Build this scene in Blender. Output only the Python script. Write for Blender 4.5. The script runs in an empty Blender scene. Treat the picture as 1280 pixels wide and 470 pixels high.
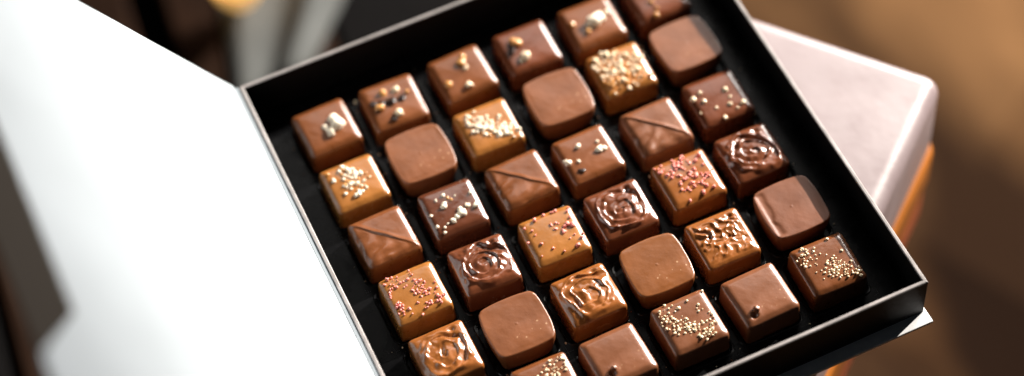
import bpy, bmesh, math, random
from mathutils import Vector, Matrix, noise
S = 0.03                      # one cell of the chocolate tray is 3 cm; all lengths below are in cells
sc = bpy.context.scene
COL = sc.collection
R = math.radians

# ------------------------------------------------------------------ helpers
def tag(o, label=None, cat=None, group=None, kind=None):
    if label: o['label'] = label
    if cat: o['category'] = cat
    if group: o['group'] = group
    if kind: o['kind'] = kind
    return o
def empty(name, loc, rz=0):
    o = bpy.data.objects.new(name, None); COL.objects.link(o)
    o.location = Vector(loc) * S; o.rotation_euler = (0, 0, rz); o.empty_display_size = 0.01
    return o
def mesh(name, verts, faces, mats, smooth=True, mi=None):
    me = bpy.data.meshes.new(name)
    me.from_pydata([(v[0]*S, v[1]*S, v[2]*S) for v in verts], [], faces)
    for m in (mats if isinstance(mats, (list, tuple)) else [mats]): me.materials.append(m)
    if mi: me.polygons.foreach_set('material_index', mi)
    if smooth: me.polygons.foreach_set('use_smooth', [True]*len(me.polygons))
    me.update()
    return me
def link(name, me, parent=None, loc=(0, 0, 0), rot=(0, 0, 0), sc_=(1, 1, 1)):
    o = bpy.data.objects.new(name, me); COL.objects.link(o)
    if parent: o.parent = parent
    o.location = Vector(loc)*S; o.rotation_euler = rot; o.scale = sc_
    return o
def from_bm(name, bm, mats, smooth=False, angle=None):
    bmesh.ops.recalc_face_normals(bm, faces=bm.faces)
    me = bpy.data.meshes.new(name)
    for v in bm.verts: v.co *= S
    bm.to_mesh(me); bm.free()
    for m in (mats if isinstance(mats, (list, tuple)) else [mats]): me.materials.append(m)
    if smooth:
        me.polygons.foreach_set('use_smooth', [True]*len(me.polygons))
        if angle: me.set_sharp_from_angle(angle=R(angle))
    return me
def prism(bm, pts, z0, z1, mat=0):
    """extrude a counter-clockwise xy outline"""
    a = [bm.verts.new((p[0], p[1], z0)) for p in pts]; b = [bm.verts.new((p[0], p[1], z1)) for p in pts]
    n = len(pts); fs = [bm.faces.new(b), bm.faces.new(a[::-1])]
    for i in range(n): fs.append(bm.faces.new((a[i], a[(i+1) % n], b[(i+1) % n], b[i])))
    for f in fs: f.material_index = mat
    return fs
def bevel(bm, w, seg=2, edges=None):
    bmesh.ops.bevel(bm, geom=edges or bm.edges[:], offset=w, segments=seg, affect='EDGES', profile=.5)
def nz(x, y, z=0.0): return noise.noise(Vector((x, y, z)))

# ------------------------------------------------------------------ materials
def mat(name, col, rough=.5, spec=.5, metal=0, coat=0, coat_r=.1, sss=0, bump=0, bscale=200, var=0, vscale=60, col2=None,
        rvar=0, thresh=None, sssr=(1, .4, .15)):
    m = bpy.data.materials.new(name); m.use_nodes = True
    nt = m.node_tree; N = nt.nodes; L = nt.links; b = N['Principled BSDF']
    b.inputs['Base Color'].default_value = (*col, 1); b.inputs['Roughness'].default_value = rough
    b.inputs['Specular IOR Level'].default_value = spec; b.inputs['Metallic'].default_value = metal
    b.inputs['Coat Weight'].default_value = coat; b.inputs['Coat Roughness'].default_value = coat_r
    if sss:
        b.inputs['Subsurface Weight'].default_value = sss
        b.inputs['Subsurface Radius'].default_value = sssr
        b.inputs['Subsurface Scale'].default_value = .0022
    tc = N.new('ShaderNodeTexCoord')
    def nse(scale, det=5):
        n = N.new('ShaderNodeTexNoise'); n.inputs['Scale'].default_value = scale; n.inputs['Detail'].default_value = det
        L.new(tc.outputs['Object'], n.inputs['Vector']); return n
    if bump:
        n = nse(bscale); bp = N.new('ShaderNodeBump'); bp.inputs['Strength'].default_value = bump
        bp.inputs['Distance'].default_value = .0006
        L.new(n.outputs['Fac'], bp.inputs['Height']); L.new(bp.outputs['Normal'], b.inputs['Normal'])
        if coat: L.new(bp.outputs['Normal'], b.inputs['Coat Normal'])
    if var or col2:
        n = nse(vscale, 6); cr = N.new('ShaderNodeValToRGB')
        c2 = col2 or tuple(c*(1+var) for c in col); c1 = col if col2 else tuple(c*(1-var) for c in col)
        cr.color_ramp.elements[0].color = (*c1, 1); cr.color_ramp.elements[1].color = (*c2, 1)
        cr.color_ramp.elements[0].position, cr.color_ramp.elements[1].position = thresh or (.3, .7)
        L.new(n.outputs['Fac'], cr.inputs['Fac']); L.new(cr.outputs['Color'], b.inputs['Base Color'])
    if rvar:
        n = nse(vscale*1.7, 4); mr = N.new('ShaderNodeMapRange')
        mr.inputs['From Min'].default_value = .3; mr.inputs['From Max'].default_value = .7
        mr.inputs['To Min'].default_value = rough-rvar; mr.inputs['To Max'].default_value = rough+rvar
        L.new(n.outputs['Fac'], mr.inputs['Value']); L.new(mr.outputs['Result'], b.inputs['Roughness'])
    return m
def choc(name, col, rough=.33, coat=.25, specks=0.0, var=.2):
    m = mat(name, col, rough, .6, coat=min(1, coat*1.6), coat_r=.13, sss=0, bump=.16, bscale=420, var=var, vscale=75, rvar=.07)
    if specks:                                     # dusty bloom specks on the shell
        nt = m.node_tree; N = nt.nodes; L = nt.links; b = N['Principled BSDF']
        src = b.inputs['Base Color'].links[0].from_socket
        tc = N.new('ShaderNodeTexCoord'); v = N.new('ShaderNodeTexVoronoi'); v.inputs['Scale'].default_value = 420
        L.new(tc.outputs['Object'], v.inputs['Vector'])
        n = N.new('ShaderNodeTexNoise'); n.inputs['Scale'].default_value = 90; L.new(tc.outputs['Object'], n.inputs['Vector'])
        lt = N.new('ShaderNodeMath'); lt.operation = 'LESS_THAN'; lt.inputs[1].default_value = .17
        L.new(v.outputs['Distance'], lt.inputs[0])
        gt = N.new('ShaderNodeMath'); gt.operation = 'GREATER_THAN'; gt.inputs[1].default_value = .56
        L.new(n.outputs['Fac'], gt.inputs[0])
        mu = N.new('ShaderNodeMath'); mu.operation = 'MULTIPLY'; L.new(lt.outputs[0], mu.inputs[0]); L.new(gt.outputs[0], mu.inputs[1])
        m2 = N.new('ShaderNodeMath'); m2.operation = 'MULTIPLY'; L.new(mu.outputs[0], m2.inputs[0]); m2.inputs[1].default_value = specks
        mx = N.new('ShaderNodeMixRGB'); mx.inputs['Color2'].default_value = (.62, .38, .22, 1)
        L.new(m2.outputs[0], mx.inputs['Fac']); L.new(src, mx.inputs['Color1']); L.new(mx.outputs['Color'], b.inputs['Base Color'])
    return m
M = {
 'milk':   choc('milk_chocolate', (.195, .06, .017)),
 'milkd':  choc('dusty_milk_chocolate', (.205, .066, .021), .38, .15, .55),
 'mid':    choc('mid_brown_chocolate', (.15, .041, .015), .3, .3),
 'dark':   choc('darker_chocolate', (.115, .034, .015), .24, .5),
 'rose':   choc('swirl_chocolate', (.165, .048, .019), .24, .5),
 'matte':  choc('matt_mid_chocolate', (.19, .058, .02), .5, .0),
 'gold':   choc('caramel_gold_chocolate', (.36, .135, .028), .3, .35),
 'tan':    choc('tan_milk_chocolate', (.22, .071, .017), .34, .25, .6),
 'amber':  choc('amber_milk_chocolate', (.30, .098, .022), .26, .5),
 'pinkish':choc('pale_milk_chocolate', (.205, .07, .027), .36, .2, .3),
 'nut':    mat('toasted_nut', (.88, .70, .48), .45, var=.2, vscale=300),
 'cream':  mat('cream_sugar_lump', (.96, .84, .66), .5, var=.12, vscale=300),
 'caramel':mat('caramel_piece', (.6, .28, .08), .22, coat=.5, var=.2, vscale=300),
 'bead':   mat('gold_bead', (.95, .77, .52), .25, coat=.4),
 'pink':   mat('pink_sugar_crumb', (.86, .30, .25), .5, var=.2, vscale=400),
 'cocoa':  mat('dark_cocoa_flake', (.022, .01, .007), .35),
 'tray':   mat('black_tray_plastic', (.003, .003, .0035), .28, .22, bump=.04, bscale=500, rvar=.08),
 'card':   mat('black_card', (.003, .003, .0035), .5, .2, bump=.15, bscale=900),
 'cut':    mat('grey_cut_card_edge', (.34, .31, .3), .45, var=.25, vscale=150),
 'white':  mat('white_lining_paper', (.41, .455, .49), .6, .3, bump=.2, bscale=60, var=.09, vscale=11),
 'flap':   mat('shaded_flap_card', (.13, .11, .093), .8, .15, bump=.1, bscale=500),  # shade on the flap is put into this darker card colour
 'board':  mat('white_base_board', (.74, .74, .75), .38, .5, bump=.1, bscale=500, var=.03),
 'mauve':  mat('mauve_leather', (.26, .20, .205), .45, .8, coat=.35, coat_r=.35, bump=.14, bscale=260, var=.1, vscale=35, rvar=.1),
 'orange': mat('orange_varnished_wood', (.36, .115, .018), .3, .5, coat=.5, var=.2, vscale=40),
 'redwood':mat('dark_red_wood', (.26, .06, .02), .4, var=.3, vscale=40),
 'brown':  mat('dark_brown_wood', (.022, .009, .004), .8, .1, var=.45, vscale=14),
 'black':  mat('black_wood', (.003, .0025, .0025), .9, .1, var=.3, vscale=20),
 'greyc':  mat('grey_cloth', (.13, .135, .13), .85, .2, bump=.4, bscale=300, var=.15, vscale=30),
 'amberg': mat('amber_glow', (.75, .4, .1), .3, coat=.5),
}
_b = M['amberg'].node_tree.nodes['Principled BSDF']; _b.inputs['Emission Color'].default_value = (1, .55, .16, 1); _b.inputs['Emission Strength'].default_value = .8
# floor: brown boards of different tones, with broad pale and dark noise patches
NX, NY = 3.1, 2.2
fm = bpy.data.materials.new('patchy_floor_boards'); fm.use_nodes = True
nt = fm.node_tree; N = nt.nodes; L = nt.links; b = N['Principled BSDF']; b.inputs['Roughness'].default_value = .9; b.inputs['Specular IOR Level'].default_value = .1
tc = N.new('ShaderNodeTexCoord'); mp = N.new('ShaderNodeMapping'); mp.inputs['Rotation'].default_value = (0, 0, R(62))
L.new(tc.outputs['Object'], mp.inputs['Vector'])
br = N.new('ShaderNodeTexBrick'); br.inputs['Scale'].default_value = 1
br.inputs['Brick Width'].default_value = .7; br.inputs['Row Height'].default_value = .085; br.inputs['Mortar Size'].default_value = .0
br.inputs['Color1'].default_value = (.15, .075, .034, 1); br.inputs['Color2'].default_value = (.36, .20, .095, 1)
br.inputs['Mortar'].default_value = (.02, .01, .006, 1)
L.new(mp.outputs[0], br.inputs['Vector'])
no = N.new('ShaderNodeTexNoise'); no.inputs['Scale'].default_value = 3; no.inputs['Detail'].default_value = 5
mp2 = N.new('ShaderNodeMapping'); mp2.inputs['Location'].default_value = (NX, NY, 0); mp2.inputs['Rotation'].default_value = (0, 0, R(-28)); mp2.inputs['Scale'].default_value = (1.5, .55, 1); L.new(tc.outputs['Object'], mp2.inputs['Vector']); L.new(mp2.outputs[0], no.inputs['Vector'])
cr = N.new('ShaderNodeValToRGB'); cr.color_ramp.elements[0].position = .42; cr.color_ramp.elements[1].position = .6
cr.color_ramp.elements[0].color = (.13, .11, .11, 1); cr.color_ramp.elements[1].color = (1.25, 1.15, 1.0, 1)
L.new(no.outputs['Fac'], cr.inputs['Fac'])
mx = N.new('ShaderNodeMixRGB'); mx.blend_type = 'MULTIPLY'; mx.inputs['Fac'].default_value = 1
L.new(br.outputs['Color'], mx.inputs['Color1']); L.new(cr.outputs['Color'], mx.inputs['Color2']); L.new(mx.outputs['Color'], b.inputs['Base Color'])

# ------------------------------------------------------------------ chocolates
def outline(n_exp, half, N=128):
    pts = []
    for k in range(N):
        s = k/N*4; q = int(s); f = s-q
        a = -math.pi/4 + (q + f)*math.pi/2
        # spread the samples evenly along the square's perimeter
        t = math.tan((f-.5)*math.pi/2); t = (f-.5)*2
        x, y = [(1, t), (-t, 1), (-1, -t), (t, -1)][q]
        bul = 1
        if n_exp < 0: bul = 1+.105*(1-t*t)
        ne = abs(n_exp); r = (abs(x)**ne + abs(y)**ne)**(-1/ne)*bul
        pts.append((x*r*half, y*r*half))
    return pts
def f_plain(seed): return lambda x, y: .009*nz(x*2.2, y*2.2, seed) + .0012*nz(x*9, y*9, seed)
def f_ridge(seed):
    def f(x, y):
        d = (x+y)/1.4142; al = (x-y)/1.4142       # along the crease from back-left to front-right
        d += .018*nz(al*4, seed, 1)
        h = .015*math.exp(-((d-.014)/(.022 if d < .014 else .03))**2)*(1-.35*abs(al)) - .004*math.exp(-((d+.012)/.012)**2)*max(0, min(1, 1-abs(al+.05+.1*nz(seed, 3, 3))*2.2))
        if d < -.03: h += .016*math.sin(al*27+5*nz(x*3, y*3, seed))*min(1, (-d-.03)*6)*.8 + .008*nz(x*6, y*6, seed)
        else: h += .006*nz(x*5, y*5, seed)
        return h
    return f
def f_swirl(seed, cres=.035, amp=.017, cx=0.0, cy=-.01):
    ph = (seed*1.7) % 6.28
    def f(x, y):
        x0, y0 = x-cx, y-cy
        wx = x0+.095*nz(x*4.2, y*4.2, seed)+.02*nz(x*12, y*12, seed+1)
        wy = y0+.095*nz(x*4.2, y*4.2, seed+9)+.02*nz(x*12, y*12, seed+8)
        r = math.hypot(wx, wy); th = math.atan2(wy, wx)
        inside = 1/(1+math.exp((r-.345)/.008))
        u = r/.125 + (th+ph)/(2*math.pi)
        u -= math.floor(u)                       # one asymmetric petal edge per turn: steep outside, soft inside
        pet = (1-u)**1.5 if u > .16 else u/.16*(1-.16)**1.5
        str_ = .45+.75*abs(nz(x*5, y*5, seed+4))*2
        h = inside*(.010 + amp*2.6*pet*str_*(.6+1.8*r) + .020*nz(x*8, y*8, seed) + .004*nz(x*18, y*18, seed))
        a = (math.cos(th-R(48)+.4*nz(seed, 1, 2))+1)/2
        h -= cres*1.2*math.exp(-((r-.275)/.045)**2)*a**3
        h += .016*math.exp(-((r-.325)/.022)**2)*(1-a)*(.6+nz(x*6, y*6, seed))
        h -= cres*.8*math.exp(-((x-.20)**2+(y-.27)**2)/.0016)
        return h
    return f
def f_wrinkle(seed):
    def f(x, y):
        wx = x+.05*nz(x*5, y*5, seed); wy = y+.05*nz(x*5, y*5, seed+5)
        dmid = wy+.35*wx                                   # centre vein
        u = (abs(dmid)*.9 + wx*.6)
        v = 1-abs(math.sin(u*20+3*nz(x*5, y*5, seed+2)))
        n2 = 1-abs(nz(x*8.5, y*8.5, seed+7))*3
        h = .024*v**1.4 + .013*max(0, n2) - .03*math.exp(-(dmid/.02)**2)*.5
        h -= .04*math.exp(-((x-.22)**2+(y-.25)**2)/.002)
        e = max(abs(x), abs(y))
        return h*(1/(1+math.exp((e-.30)/.008))) - .012*(1/(1+math.exp((e-.32)/.006)))
    return f
def f_nub(seed, nx, ny):
    g = f_plain(seed)
    def f(x, y):
        d2 = (x-nx)**2+(y-ny)**2
        return g(x, y) - .06*math.exp(-((x-nx+.035)**2+(y-ny+.045)**2)/.0012) + .012*math.exp(-d2/.004)
    return f
def f_band(seed):
    # moulded facets: a low step along the left, then flat
    return lambda x, y: .006*nz(x*3, y*3, seed) - .014/(1+math.exp((x+.27+.04*nz(y*5, seed, 2)+.05*math.exp(-((y+.12)/.05)**2))/.012))
def body_mesh(kind, seed, m, relief):
    rnd = random.Random(seed)
    if kind == 'barrel': ne, half, be, N_, top = -14, .388, .022, 112, .0
    else: ne, half, be, N_, top = 15, .392, .105, 128, .0
    base = outline(ne, 1, N_)
    wob = [1+.010*nz(p[0]*1.7, p[1]*1.7, seed*3.1)+.004*nz(p[0]*6, p[1]*6, seed) for p in base]
    sx = 1+rnd.uniform(-.012, .012); sy = 1+rnd.uniform(-.012, .012)
    rings = [(half+.004, -.412), (half+.007, -.39), (half+.002, -.25), (half-.002, -.12)]
    if kind == 'barrel': rings = [(half-.05, -.412), (half-.045, -.39), (half-.022, -.25), (half-.006, -.12)]
    if kind == 'barrel': rings += [(half-.003, -.035), (half-.005, -.010), (half-.011, -.002), (half-.022, 0)]
    else:
        cz = rnd.uniform(.85, 1.15)
        for d_, z_ in ((.004, -.075), (.007, -.055), (.013, -.042), (.022, -.033), (.034, -.026), (.050, -.0175), (.064, -.0100), (.078, -.0048), (.092, -.0018), (.11, 0)):
            rings.append((half-d_, z_*cz))
    r_in, NR = rings[-1][0], 30
    for k in range(1, NR): rings.append((r_in*(1-k/NR), 0.0))
    vs, fs = [], []
    nside = len(rings)-NR+1
    for i, (r, z) in enumerate(rings):
        for k, p in enumerate(base):
            x, y = p[0]*r*wob[k]*sx, p[1]*r*wob[k]*sy
            zz = z
            if r < half-.0045:
                q = r/r_in; e = max(abs(x), abs(y)); fade = max(0, min(1, (half-.012-e)*22))
                zz = z + (.004 if kind == 'barrel' else .010)*max(0, 1-q*q) + relief(x, y)*fade
            vs.append((x, y, zz))
    n = len(base)
    for i in range(len(rings)-1):
        for k in range(n):
            fs.append((i*n+k, i*n+(k+1) % n, (i+1)*n+(k+1) % n, (i+1)*n+k))
    c = len(vs); vs.append((0, 0, .010+relief(0, 0))); o = (len(rings)-1)*n
    for k in range(n): fs.append((o+k, o+(k+1) % n, c))
    c2 = len(vs); vs.append((0, 0, -.412))
    for k in range(n): fs.append(((k+1) % n, k, c2))
    return mesh('shell', vs, fs, m)
def lump_mesh(name, m, seed, rough=.3, sub=2, flat=.8):
    bm = bmesh.new(); bmesh.ops.create_icosphere(bm, subdivisions=sub, radius=1)
    for v in bm.verts:
        v.co *= 1+rough*nz(v.co.x*1.4+seed, v.co.y*1.4, v.co.z*1.4+seed)*1.6; v.co.z *= flat
    return from_bm(name, bm, m, True)
LUMP = {k: [lump_mesh(k, M[mm], s*3.3+1, rg, 2, fl) for s in range(4)] for k, mm, rg, fl in
        (('nut_piece', 'nut', .35, .75), ('sugar_lump', 'cream', .4, .85), ('caramel_piece', 'caramel', .3, .7),
         ('gold_bead', 'bead', .3, .75), ('pink_crumb', 'pink', .6, .8), ('cocoa_flake', 'cocoa', .5, .25))}
def bits(root, name, lst, rnd, relief, k=.8, zf=.45):
    for x, y, r in lst:
        e = max(abs(x), abs(y)); z = .008+relief(x, y)*max(0, min(1, (.38-e)*22))
        if e > .31: z -= (e-.31)*.5
        if e > .375: continue
        o = link(name, LUMP[name][rnd.randrange(4)], root, (x, y, z+r*k*zf),
             (rnd.uniform(-.5, .5), rnd.uniform(-.5, .5), rnd.uniform(0, 6.28)),
             tuple(q_*rnd.uniform(.82, 1.18) for q_ in (r*k*rnd.uniform(.6, 1.35),)*3))
def cloud(rnd, n, blobs, r0, r1, lim=.355):
    out = []; w = [b[4] for b in blobs]
    tries = 0
    while len(out) < n and tries < 5000:
        tries += 1
        cx, cy, sx, sy, _, ang = rnd.choices(blobs, w)[0]
        a, c = rnd.gauss(0, sx), rnd.gauss(0, sy)
        x = cx+a*math.cos(ang)-c*math.sin(ang); y = cy+a*math.sin(ang)+c*math.cos(ang)
        r = rnd.uniform(r0, r1)
        if max(abs(x), abs(y)) > lim: continue
        if any((x-p)**2+(y-q)**2 < (.62*(r+s))**2 for p, q, s in out): continue
        out.append((round(x, 3), round(y, 3), r))
    return out

D = {  # (row from the back, column from the hinge): kind, material, relief, offset, label
(0,0): ('sq','milk',f_plain(1),(-.02,0),'milk chocolate square with a clump of four pale nut bits, by the hinge corner'),
(0,1): ('sq','milk',f_plain(2),(-.03,-.03),'milk chocolate square with caramel bits over black cocoa flakes'),
(0,2): ('sq','milk',f_plain(3),(.02,0),'milk chocolate square with separate caramel bits, between the cocoa-flaked and dark-spotted ones'),
(0,3): ('sq','mid',f_plain(4),(.01,0),'milk chocolate square with two pale bits and one dark spot, back row'),
(0,4): ('sq','milk',f_plain(5),(.01,-.01),'milk chocolate square with a bright cream clump, back edge out of the photo'),
(0,5): ('sq','mid',f_plain(6),(.01,0),'chocolate square cut off by the top edge of the photo, caramel bits on it'),
(1,0): ('sq','gold',f_plain(7),(-.03,-.03),'golden caramel chocolate square with loose nut crumble, beside the hinge side of the box'),
(1,1): ('barrel','milkd',f_plain(8),(-.04,0),'plain bulging matt chocolate nearest the hinge, in the second row from the back'),
(1,2): ('sq','gold',f_plain(9),(-.03,0),'golden caramel chocolate square with bright nut crumble, between two plain bulging chocolates'),
(1,3): ('barrel','milkd',f_plain(10),(.03,.01),'plain round-cornered matt chocolate between the two crumble-topped golden ones'),
(1,4): ('sq','gold',f_plain(11),(.01,.05),'golden chocolate square thickly covered in glittering nut crumble'),
(1,5): ('barrel','pinkish',f_plain(12),(0,.05),'pale shiny plain bulging chocolate by the far wall near the top of the photo'),
(2,0): ('sq','milk',f_ridge(13),(0,0),'milk chocolate square with a diagonal crease, nearest the hinge of the three creased ones'),
(2,1): ('sq','dark',f_plain(14),(0,0),'darker chocolate square scattered with white sugar crumbs'),
(2,2): ('sq','milk',f_ridge(15),(.01,.01),'milk chocolate square with a diagonal crease, middle one of the three creased ones'),
(2,3): ('sq','milk',f_plain(16),(-.01,-.02),'milk chocolate square with a few cream lumps, between two diagonally creased chocolates'),
(2,4): ('sq','pinkish',f_ridge(17),(.01,-.03),'milk chocolate square with a diagonal crease, farthest from the lid of the creased ones'),
(2,5): ('sq','mid',f_plain(18),(-.02,.02),'brown chocolate square with about ten round pale beads, partly shaded by the wall'),
(3,0): ('sq','gold',f_plain(19),(.02,.01),'golden brown chocolate square with a dense scatter of pink crumbs, beside the hinge'),
(3,1): ('sq','rose',f_swirl(20, .04, .019),(.01,.01),'glossy brown chocolate square with a rose swirl, next to the pink-crumbed one by the hinge'),
(3,2): ('sq','gold',f_plain(21),(.02,0),'golden brown chocolate square with sparse pink crumbs, between two glossy swirled chocolates'),
(3,3): ('sq','rose',f_swirl(22, .055, .015),(-.01,-.02),'dark glossy swirled chocolate square with a black crescent hollow, mid-box'),
(3,4): ('sq','amber',f_plain(23),(.01,.01),'orange-brown chocolate square evenly dotted with pink crumbs, shining along its edge'),
(3,5): ('sq','rose',f_swirl(24, .05, .022),(-.04,.01),'very glossy dark chocolate square with a swirl relief, by the far wall'),
(4,0): ('sq','amber',f_swirl(25, .035, .015),(.02,.01),'golden glossy swirled chocolate square at the bottom of the photo near the lid'),
(4,1): ('barrel','milkd',f_plain(26),(.01,-.02),'plain dull-brown bulging chocolate between two golden swirled chocolates'),
(4,2): ('sq','amber',f_swirl(27, .03, .013, .01, .0),(.03,-.01),'golden brown chocolate square with a round rippled swirl, between two plain bulging chocolates'),
(4,3): ('barrel','tan',f_plain(28),(.02,-.02),'plain orange-brown dusty bulging chocolate left of the wrinkled golden one'),
(4,4): ('sq','amber',f_wrinkle(29),(-.02,-.02),'golden chocolate square with a wrinkled leaf-like relief'),
(4,5): ('barrel','matte',f_band(30),(.01,0),'plain bulging chocolate with a stepped left edge, crossed by shade of the wall'),
(5,1): ('sq','milk',f_plain(31),(0,0),'milk chocolate square with pale gold beads, cut by the bottom edge of the photo'),
(5,2): ('sq','pinkish',f_nub(32,-.16,-.18),(-.02,0),'plain milk chocolate square with a small nub, cut by the bottom edge of the photo'),
(5,3): ('sq','pinkish',f_plain(33),(.01,.03),'milk chocolate square with a dense streak of gold beads, in the front row'),
(5,4): ('sq','pinkish',f_nub(34,-.19,-.22),(.01,0),'plain milk chocolate square with a nub and hole, between two gold-beaded ones'),
(5,5): ('sq','milk',f_plain(35),(.01,.01),'milk chocolate square with a clump of gold beads, in the front corner'),
}
rr = random.Random(5)
TOP = {
(0,0): [('sugar_lump',[(.13,.06,.07),(.16,-.05,.075),(.02,-.13,.068),(-.03,-.02,.042)])],
(0,1): [('cocoa_flake',[(-.27,.06,.075),(-.06,.0,.085),(-.09,-.29,.05),(.12,0,.045),(-.24,-.07,.06),(-.16,.03,.07)]),
        ('caramel_piece',[(-.09,.18,.055),(.23,.07,.042),(-.21,-.04,.069)]),('nut_piece',[(.09,.16,.062),(-.01,-.22,.052)])],
(0,2): [('caramel_piece',[(.06,.15,.062),(-.26,-.11,.055),(.1,.2,.042)]),('nut_piece',[(.07,.03,.049),(-.01,-.24,.052)])],
(0,3): [('cocoa_flake',[(-.23,.02,.07),(-.21,-.22,.04)]),('caramel_piece',[(-.1,.1,.065),(-.15,.16,.045)]),('nut_piece',[(-.1,-.16,.066),(-.17,-.21,.035)])],
(0,4): [('sugar_lump',[(.01,-.03,.097),(.25,.04,.062),(.12,-.01,.062),(-.06,-.07,.055)]),('caramel_piece',[(-.27,.05,.055),(-.13,-.16,.045)])],
(0,5): [('caramel_piece',[(-.09,-.23,.05),(-.15,-.33,.055),(-.12,-.1,.042)])],
(1,0): [('sugar_lump',cloud(rr,34,[(-.02,.12,.13,.1,1,0),(.05,-.08,.12,.1,.9,-.6)],.02,.042)),('caramel_piece',cloud(rr,14,[(0,.02,.15,.14,1,0)],.018,.035))],
(1,2): [('sugar_lump',cloud(rr,52,[(.06,-.06,.17,.07,1,-.72),(-.1,.08,.08,.08,.3,0)],.022,.042)),('caramel_piece',cloud(rr,14,[(0,-.05,.16,.1,1,-.7)],.018,.032))],
(1,4): [('nut_piece',cloud(rr,62,[(-.14,.14,.15,.14,1,0),(.04,-.04,.18,.16,1,0)],.022,.044)),('caramel_piece',cloud(rr,36,[(-.05,-.1,.18,.14,1,0)],.02,.04))],
(2,1): [('sugar_lump',[(-.17,.18,.024),(-.09,.08,.045),(-.05,.22,.028),(.09,.15,.024),(.3,.11,.031),(.19,-.06,.042),(.29,-.11,.045),(.07,-.07,.035),(.07,-.15,.049),(-.01,-.18,.049),(-.07,-.21,.035),(-.32,-.01,.024),(-.31,-.21,.031),(-.25,-.33,.028),(-.16,-.22,.021),(-.22,-.26,.017),(-.11,.05,.031),(.11,-.11,.028)]),('caramel_piece',[(.02,.11,.028),(-.01,.16,.02)])],
(2,3): [('sugar_lump',[(-.08,.15,.052),(.19,.11,.038),(.15,-.02,.045),(.22,-.03,.04),(-.32,-.03,.05),(-.18,-.07,.025),(-.35,.02,.028)]),('cocoa_flake',[(-.2,-.22,.04)])],
(2,5): [('gold_bead',[(-.2,.16,.05),(-.33,.11,.042),(-.21,.01,.035),(-.11,-.16,.048),(.14,.07,.045),(.14,-.07,.038),(.08,-.18,.04),(.15,-.28,.032),(.26,-.23,.05),(-.07,-.34,.034),(-.34,-.14,.028)])],
(3,0): [('pink_crumb',cloud(rr,88,[(-.21,.25,.05,.06,1,0),(-.28,.12,.05,.05,.5,0),(.06,.1,.09,.16,1.6,.5),(.12,.0,.05,.1,1.2,.3),(-.24,-.15,.06,.1,.7,0),(.09,-.26,.12,.04,.6,.2),(.28,-.2,.04,.08,.4,0)],.012,.023))],
(3,2): [('pink_crumb',[(.16,.34,.034),(.12,.33,.028),(.3,.16,.032),(.02,.15,.031),(.09,.15,.021),(.22,.07,.038),(.18,.05,.03),(.28,.03,.028),(-.15,.31,.032),(-.32,.25,.03),(.05,.06,.028),(-.01,.34,.024),(.13,-.01,.028),(-.21,-.07,.03),(-.24,.17,.021),(.12,.13,.021),(.24,-.12,.021),(.17,-.15,.021),(.34,.31,.021),(-.23,.09,.017),(-.36,.03,.021),(.1,.34,.021),(.35,-.14,.024),(.31,-.2,.021),(.22,-.29,.026),(-.1,-.2,.018),(-.28,-.25,.02),(.02,-.3,.018),(.3,.26,.02)])],
(3,4): [('pink_crumb',cloud(rr,62,[(-.2,.22,.12,.1,1,0),(0,0,.2,.18,1.5,0),(.2,-.05,.09,.15,.6,0)],.017,.028))],
(5,1): [('gold_bead',cloud(rr,55,[(.1,.16,.16,.07,1,.4),(.22,.2,.08,.08,.6,0),(-.15,0,.12,.12,.5,0)],.016,.026))],
(5,2): [('nub_tmp',[(-.15,-.17,.038)])],
(5,3): [('gold_bead',cloud(rr,92,[(-.26,.14,.06,.1,.8,0),(-.12,.02,.08,.06,1,-.5),(.0,-.12,.12,.05,1.4,-.7),(.08,-.27,.05,.05,.5,0),(.25,-.12,.05,.05,.3,0),(.05,.1,.22,.16,.2,0)],.015,.028))],
(5,4): [('nub_tmp',[(-.17,-.2,.046)])],
(5,5): [('gold_bead',cloud(rr,96,[(.07,-.13,.09,.08,2.2,0),(-.22,.2,.08,.09,.7,0),(-.12,.1,.16,.1,.3,0),(.28,-.3,.03,.03,.15,0),(.1,.1,.2,.15,.2,0)],.013,.026))],
}
GROUPS = {'barrel': 'plain chocolates with bulging sides'}
for (r, c), (kind, mk, rel, off, lab) in D.items():
    rnd = random.Random(r*10+c)
    root = empty('chocolate', (c-2.5+off[0], 2.5-r+off[1], 0), R(rnd.uniform(-1.8, 1.8)))
    root.rotation_euler.x = R(rnd.uniform(-1.2, 1.2)); root.rotation_euler.y = R(rnd.uniform(-1.2, 1.2)); root.location.z = S*(rnd.uniform(.0, .012)+.012)
    tag(root, lab, 'chocolate', 'chocolates set in the black tray')
    link('shell', body_mesh(kind, r*6+c+1, M[mk], rel), root)
    for name, lst in TOP.get((r, c), []):
        if name == 'nub_tmp':
            for x, y, q in lst: link('nub', lump_mesh('nub', M[mk], 2, .15, 3, .9), root, (x, y, .03), (0, 0, 0), (q, q, q))
        else: bits(root, name, lst, rnd, rel, k={'pink_crumb': .92, 'gold_bead': .74}.get(name, 1.0 if r in (0, 2) else .85), zf=.1 if name != 'nut_piece' else .15)

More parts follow.
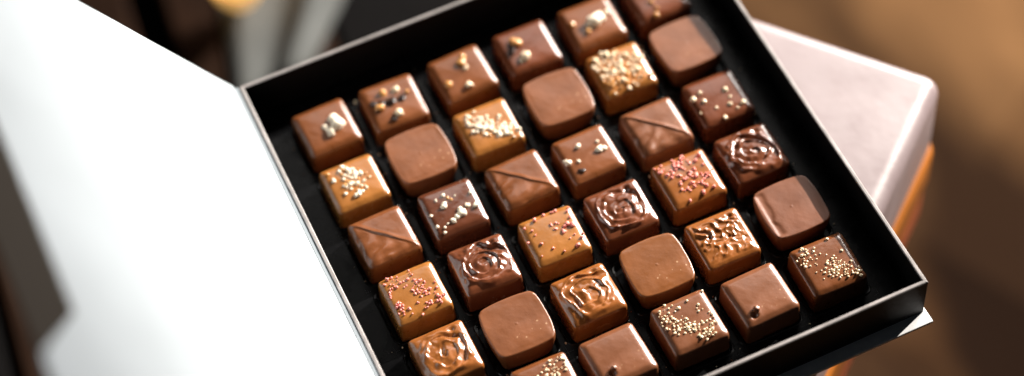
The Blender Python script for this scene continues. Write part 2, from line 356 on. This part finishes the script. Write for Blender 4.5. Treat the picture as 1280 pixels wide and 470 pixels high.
# ------------------------------------------------------------------ the box
box = empty('chocolate_box', (0, 0, -.482))
tag(box, 'open square black box of chocolates with a white-lined hinged lid', 'box')
BZ = .482                                           # children are placed relative to the empty
XL, XR, YB, YF, HT = -3.345, 3.345, 3.40, -3.40, .31
T = .055
def wall(x0, y0, x1, y1, nx, ny, name='side_wall'):
    """board along the inner line (x0,y0)-(x1,y1), thickness outwards, mitred ends, slightly wavy top edge"""
    n = 40; vs = []; fs = []; mi = []
    dx, dy = x1-x0, y1-y0; ln = math.hypot(dx, dy); tx, ty = dx/ln, dy/ln
    for k in range(n+1):
        u = k/n; w = .006*nz(u*5, x0, y0); zt = HT+.005*nz(u*7, x0+3, y0)
        for off, z in ((0, -.428), (0, zt-.012), (.012, zt), (T-.012, zt), (T, zt-.012), (T, -.428)):
            e = (2*u-1)*off
            vs.append((x0+dx*u+tx*e+nx*(off+w), y0+dy*u+ty*e+ny*(off+w), z+BZ))
    for k in range(n):
        for j in range(5):
            a = k*6+j; fs.append((a, a+6, a+7, a+1)); mi.append(1 if j in (1, 2, 3) else 0)
        fs.append((k*6+5, k*6+11, k*6+6, k*6)); mi.append(0)
    fs.append(tuple(range(6))); mi.append(0); fs.append(tuple(range(n*6+5, n*6-1, -1))); mi.append(0)
    me = mesh(name, vs, fs, [M['card'], M['cut']], False, mi)
    bm = bmesh.new(); bm.from_mesh(me); bmesh.ops.recalc_face_normals(bm, faces=bm.faces); bm.to_mesh(me); bm.free()
    return link(name, me, box)
wall(XL, YF, XR, YF, 0, -1); wall(XL, YB, XR, YB, 0, 1)
wall(XR, YF, XR, YB, 1, 0); wall(XL, YF, XL, YB, -1, 0)
# base board sticking out at the front
bm = bmesh.new(); prism(bm, [(-3.47, -3.635), (3.45, -3.635), (3.45, 3.5), (-3.47, 3.5)], -.480+BZ, -.430+BZ); bevel(bm, .01, 2)
link('base_board', from_bm('base_board', bm, M['board']), box)
# tray insert: a sheet with a sunk well for every chocolate
def tray():
    vs, fs = [], []; n_ = 40
    def sq(h, ne): return outline(ne, h, n_)
    grid = {}
    def V(*p): vs.append(p); return len(vs)-1
    zt, zb = -.345, -.418
    for r in range(6):
        for c in range(6):
            cx, cy = c-2.5, 2.5-r
            ringp = []
            for h, ne, z in ((.5, 400, zt), (.462, 9, zt), (.452, 9, zt+.012), (.44, 9, zt+.008), (.43, 9, zt-.02), (.418, 9, zb)):
                ringp.append([V(cx+x, cy+y, z+BZ) for x, y in (outline(ne, h, n_))])
            for a, b2 in zip(ringp, ringp[1:]):
                for k in range(n_): fs.append((a[k], a[(k+1) % n_], b2[(k+1) % n_], b2[k]))
            fs.append(tuple(ringp[-1]))
    # border strips out to the walls
    for x0, x1, y0, y1 in ((XL+.002, -3, YF+.002, YB-.002), (3, XR-.002, YF+.002, YB-.002), (-3, 3, YF+.002, -3), (-3, 3, 3, YB-.002)):
        a = [V(x0, y0, zt+BZ), V(x1, y0, zt+BZ), V(x1, y1, zt+BZ), V(x0, y1, zt+BZ)]; fs.append(tuple(a))
    return mesh('tray_insert', vs, fs, M['tray'], False)
tm = tray()
tm.polygons.foreach_set('use_smooth', [True]*len(tm.polygons)); tm.set_sharp_from_angle(angle=R(40))
link('tray_insert', tm, box)
# hinge strip and lid
HX, HZ = -3.462, .30
bm = bmesh.new(); prism(bm, [(-3.455, -3.46), (-3.41, -3.46), (-3.41, 3.46), (-3.455, 3.46)], -.428+BZ, HZ+BZ-.005)
link('hinge_spine', from_bm('hinge_spine', bm, [M['white']]), box)
TH = R(60)
lid = link('lid', None, box, (HX, 0, HZ+BZ)) if False else None
def lp(l, y, o=0):
    """lid coordinates: l from the hinge, o above the inner face"""
    # a slight crease near the hinge, slight bow
    bow = .0*math.sin(max(0, min(1, l/6.2))*math.pi)
    th = TH
    return (HX-math.cos(th)*l+math.sin(th)*(o-bow), y, HZ+BZ+math.sin(th)*l+math.cos(th)*(o-bow))
def lid_mesh():
    # outline strips; an added white piece stands for the flap's sunlit end
    Y0, Y1 = -3.50, 3.50; LL = 6.22
    nl, ny = 30, 24; vs = []; fs = []
    def add(o):
        base = len(vs)
        for i in range(nl+1):
            for j in range(ny+1):
                vs.append(lp(LL*i/nl, Y0+(Y1-Y0)*j/ny, o+.006*nz(i*.23, j*.3, 4)))
        return base
    a = add(0); b_ = add(-.07); w = ny+1
    for i in range(nl):
        for j in range(ny):
            q = a+i*w+j; fs.append((q, q+1, q+w+1, q+w)); q = b_+i*w+j; fs.append((q, q+w, q+w+1, q+1))
    for i in range(nl):
        q, p = a+i*w, b_+i*w; fs.append((q, q+w, p+w, p)); q += ny; p += ny; fs.append((q, p, p+w, q+w))
    for j in range(ny):
        q, p = a+j, b_+j; fs.append((q, p, p+1, q+1)); q += nl*w; p += nl*w; fs.append((q, q+1, p+1, p))
    me = mesh('lid', vs, fs, [M['white'], M['card']], True)
    k = nl*ny
    mi = [0]*len(me.polygons)
    for i in range(0, 2*k): mi[i] = 0 if i % 2 == 0 else 1
    me.polygons.foreach_set('material_index', mi); me.set_sharp_from_angle(angle=R(40))
    return me
lid = link('lid', lid_mesh(), box)
bm = bmesh.new()
def slab(bm, poly, o0, o1):
    a = [bm.verts.new(lp(l, y, o1)) for l, y in poly]; b2 = [bm.verts.new(lp(l, y, o0)) for l, y in poly]
    n = len(poly); bm.faces.new(a); bm.faces.new(b2[::-1])
    for i in range(n): bm.faces.new((a[i], b2[i], b2[(i+1) % n], a[(i+1) % n]))
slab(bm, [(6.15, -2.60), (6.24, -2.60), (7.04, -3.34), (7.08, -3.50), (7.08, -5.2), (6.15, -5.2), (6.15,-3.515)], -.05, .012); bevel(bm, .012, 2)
link('sunlit_flap_end', from_bm('sunlit_flap_end', bm, M['white']), lid)  # white slab cut to the diagonal edge of sunlight on the flap
# closing flap, folded back at the far edge of the lid
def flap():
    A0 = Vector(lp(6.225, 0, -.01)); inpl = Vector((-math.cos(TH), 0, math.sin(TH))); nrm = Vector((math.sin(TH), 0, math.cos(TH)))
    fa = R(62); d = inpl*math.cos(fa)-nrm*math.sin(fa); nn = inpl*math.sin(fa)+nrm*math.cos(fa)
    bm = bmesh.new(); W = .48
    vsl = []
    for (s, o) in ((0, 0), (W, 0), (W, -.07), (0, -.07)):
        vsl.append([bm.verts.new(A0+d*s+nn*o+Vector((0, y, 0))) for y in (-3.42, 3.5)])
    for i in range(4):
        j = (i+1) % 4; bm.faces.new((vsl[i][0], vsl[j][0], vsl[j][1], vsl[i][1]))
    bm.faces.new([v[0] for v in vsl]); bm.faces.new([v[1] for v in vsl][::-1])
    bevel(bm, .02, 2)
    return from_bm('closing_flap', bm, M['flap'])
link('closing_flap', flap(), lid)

# loose crumbs on the tray floor: one object of stuff
rc = random.Random(8); bm = bmesh.new()
for k in range(150):
    gx, gy = rc.randint(0, 6)-3, rc.uniform(-3.1, 3.1)
    if rc.random() < .5: gx, gy = rc.uniform(-3.1, 3.1), rc.randint(0, 6)-3
    gx += rc.gauss(0, .03); gy += rc.gauss(0, .03); q_ = rc.uniform(.005, .016)
    if max(abs(gx), abs(gy)) > 3.25: continue
    g_ = bmesh.ops.create_icosphere(bm, subdivisions=1, radius=q_)
    mi_ = rc.choice((0, 0, 1))
    for v in g_['verts']:
        v.co = v.co*rc.uniform(.7, 1.2)+Vector((gx, gy, -.343+q_*.5))
        for f in v.link_faces: f.material_index = mi_
cb_ = link('crumbs', from_bm('crumbs', bm, [M['nut'], M['milk']]))
tag(cb_, 'tiny pale and brown crumbs scattered on the black tray between the chocolates', 'crumbs', None, 'stuff')

# ------------------------------------------------------------------ the stool under the box
C0 = Vector((5.62, -.26)); e1 = Vector((-.64, .768)); e2 = Vector((-.768, -.64))
def quad(inset, A=5.6, B=7.2):
    p0 = C0+(e1+e2)*inset; p1 = C0+e1*(A-inset)+e2*inset; p2 = C0+e1*(A-inset)+e2*(B-inset); p3 = C0+e1*inset+e2*(B-inset)
    return [p0, p1, p2, p3]
stool = empty('padded_stool', (1.0, 0, -15.5))
tag(stool, 'mauve leather padded stool on orange and dark red wood, under the box of chocolates', 'stool')
def sp(bm): 
    for v in bm.verts: v.co -= Vector((1.0, 0, -15.5))
bm = bmesh.new(); prism(bm, [tuple(p) for p in quad(0)], -2.0, -.485)
bmesh.ops.subdivide_edges(bm, edges=bm.edges[:], cuts=0)
top_e = [e for e in bm.edges if all(v.co.z > -1 for v in e.verts)]
ver_e = [e for e in bm.edges if abs(e.verts[0].co.z-e.verts[1].co.z) > 1]
low_e = [e for e in bm.edges if e not in top_e and e not in ver_e]
bmesh.ops.bevel(bm, geom=top_e+ver_e, offset=.25, segments=7, affect='EDGES', profile=.5)
low = [e for e in bm.edges if all(v.co.z < -1.95 for v in e.verts)]
bmesh.ops.bevel(bm, geom=low, offset=.08, segments=3, affect='EDGES', profile=.5)
sp(bm); link('cushion', from_bm('cushion', bm, M['mauve'], True, 35), stool)
bm = bmesh.new(); prism(bm, [tuple(p) for p in quad(-.06)], -2.85, -2.005)
bmesh.ops.bevel(bm, geom=[e for e in bm.edges if abs(e.verts[0].co.z-e.verts[1].co.z) > .3], offset=.3, segments=6, affect='EDGES', profile=.5)
bmesh.ops.bevel(bm, geom=[e for e in bm.edges if abs(e.verts[0].co.z-e.verts[1].co.z) < .01 and len(e.link_faces) == 2 and e.calc_face_angle(0) > 1], offset=.12, segments=4, affect='EDGES', profile=.5)
sp(bm); link('seat_frame', from_bm('seat_frame', bm, M['orange'], True, 35), stool)
bm = bmesh.new(); prism(bm, [tuple(p) for p in quad(.02)], -3.9, -2.855); bevel(bm, .06, 2)
sp(bm); link('apron', from_bm('apron', bm, M['redwood'], True, 35), stool)
q = quad(1.5)
for p in q:
    bm = bmesh.new()
    bmesh.ops.create_cone(bm, cap_ends=True, segments=20, radius1=.28, radius2=.45, depth=11.49)
    bmesh.ops.translate(bm, verts=bm.verts, vec=(p.x-1.0, p.y, 5.75))
    link('leg', from_bm('leg', bm, M['redwood'], True, 40), stool)

# ------------------------------------------------------------------ surroundings, far out of focus
bm = bmesh.new(); bmesh.ops.create_grid(bm, x_segments=1, y_segments=1, size=150)
bmesh.ops.translate(bm, verts=bm.verts, vec=(0, 0, -15.5))
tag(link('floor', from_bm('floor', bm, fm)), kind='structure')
def up(o_bm, base):
    for v in o_bm.verts: v.co -= Vector(base)
# dark slatted bench behind the box
bb = (-5, 9, -15.5); bench = empty('slatted_bench', bb)
tag(bench, 'blurred dark brown slatted wooden bench behind the open lid', 'bench')
for x0, x1, mk in ((-13.2, -10.6, 'black'), (-10.5, -7.6, 'black'), (-7.4, -3.93, 'brown'), (-3.30, -.6, 'brown'), (-.5, 2.3, 'black')):
    bm = bmesh.new(); sl = .10
    prism(bm, [(x0+sl*(-5), 4.0), (x1+sl*(-5), 4.0), (x1+sl*6, 15), (x0+sl*6, 15)] , -7.5, -7.0); bevel(bm, .08, 2); up(bm, bb)
    link('slat', from_bm('slat', bm, M[mk]), bench)
bm = bmesh.new(); prism(bm, [(-12.8, 4.2), (1.9, 4.2), (2.8, 14.6), (-12.2, 14.6)], -9.2, -8.9); bevel(bm, .05, 1); up(bm, bb)  # black sheet added under the slats so the gap looks shaded
link('dark_gap_sheet', from_bm('dark_gap_sheet', bm, M['black']), bench)
for x, y in ((-12.5, 5), (-.5, 5), (-11.5, 14), (1.5, 14)):
    bm = bmesh.new(); prism(bm, [(x-.4, y-.4), (x+.4, y-.4), (x+.4, y+.4), (x-.4, y+.4)], -15.5, -7.505); bevel(bm, .05, 1); up(bm, bb)
    link('leg', from_bm('leg', bm, M['black']), bench)
# grey cloth folded over the bench
cb = (-1, 10, -7)
def cloth():
    vs, fs = [], []; n, m = 30, 16
    # fan folded: narrow at the front, opening to the back, ridge on the right half
    for i in range(n+1):
        u = i/n
        for j in range(m+1):
            v = j/m
            y = 8.6+v*5.0
            xl = -2.62+.25*(y-9.0); xr = -1.15+.95*(y-8.9)
            x = xl+(xr-xl)*u
            h = .12+(.60*math.exp(-((u-.78)/.2)**2)+.05*math.sin(u*9+v*2))*(.35+.65*v)
            edge = min(1, u*8, (1-u)*8)
            vs.append((x-cb[0], y-cb[1], h*edge+.03+.02*nz(x, y, 3)))
    w = m+1
    for i in range(n):
        for j in range(m):
            q = i*w+j; fs.append((q, q+w, q+w+1, q+1))
    me = mesh('grey_cloth', vs, fs, M['greyc'], True)
    return me
cl = link('folded_cloth', cloth(), None, cb)
mod = cl.modifiers.new('thickness', 'SOLIDIFY'); mod.thickness = .03*S; mod.offset = 1
tag(cl, 'blurred grey folded cloth lying on the dark bench behind the box corner', 'cloth')
# small amber bowl
ab = (-1.8, 10.6, -6.6)
prof = [(.0, 0), (.22, 0), (.25, .05), (.36, .25), (.42, .5), (.40, .52), (.34, .3), (.2, .12), (0, .1)]
vs, fs = [], []
for r_, z_ in prof:
    for k in range(24): vs.append((1.25*r_*math.cos(k/24*6.2832), 1.25*r_*math.sin(k/24*6.2832), 1.25*z_))
for i in range(len(prof)-1):
    for k in range(24): fs.append((i*24+k, i*24+(k+1) % 24, (i+1)*24+(k+1) % 24, (i+1)*24+k))
am = link('amber_lamp', mesh('amber_lamp', vs, fs, M['amberg']), None, ab)
tag(am, 'small glowing amber lamp blurred at the top edge beside the grey cloth', 'lamp')

# ------------------------------------------------------------------ light
def aim(o, d): o.rotation_euler = Vector(d).to_track_quat('-Z', 'Y').to_euler()
sun_d = Vector((1, .33, .53)).normalized()
ld = bpy.data.lights.new('low_window_light', 'SPOT'); ld.energy = 2600; ld.color = (1, .93, .84)
ld.shadow_soft_size = .012; ld.spot_size = R(11.5); ld.spot_blend = 1
lo = bpy.data.objects.new('low_window_light', ld); COL.objects.link(lo); 
su = (Vector((0, 0, 1))-sun_d*sun_d.z).normalized()
lo.location = sun_d*4.5-su*.152; aim(lo, -sun_d)     # invented beam edge: cone shifted down and softened to dim the upper lid
def area(name, loc, target, w, h, e, col):
    d = bpy.data.lights.new(name, 'AREA'); d.shape = 'RECTANGLE'; d.size = w; d.size_y = h; d.energy = e; d.color = col
    o = bpy.data.objects.new(name, d); COL.objects.link(o); o.location = loc; aim(o, Vector(target)-Vector(loc)); return o
# the soft sky light of the window, mirrored in the chocolates' tops
area('window_sky_light', (.6, 1.6, 1.72), (.02, .0, 0), 1.2, .7, 6.5, (1, .95, .9))
area('window_side_light', (1.02, .69, .42), (.02, 0, 0), .5, .5, 27, (1, .95, .9))
w = bpy.data.worlds.new('World'); sc.world = w; w.use_nodes = True
w.node_tree.nodes['Background'].inputs['Color'].default_value = (.7, .8, .9, 1)
w.node_tree.nodes['Background'].inputs['Strength'].default_value = .014

# ------------------------------------------------------------------ camera
cp = Vector((-6.490643, -15.627755, 25.180991))
Mx = Matrix(((.907958561, .372755854, -.191479307), (-.415449186, .740821724, -.527811658), (-.054892855, .558781036, .827496543)))
cd = bpy.data.cameras.new('camera'); cam = bpy.data.objects.new('camera', cd); COL.objects.link(cam)
cam.matrix_world = Matrix.Translation(cp*S) @ Mx.to_4x4()
cd.sensor_width = 36; cd.lens = 2844.085/1280*36; cd.clip_start = .05; cd.clip_end = 60
cd.dof.use_dof = True
foc = Vector((.3, -1.7, 0)); cd.dof.focus_distance = (foc-cp).dot(-Mx.col[2])*S
cd.dof.aperture_fstop = 2.6
sc.camera = cam
sc.view_settings.view_transform = 'Standard'; sc.view_settings.look = 'None'; sc.view_settings.gamma = 1
sc.view_settings.exposure = 0
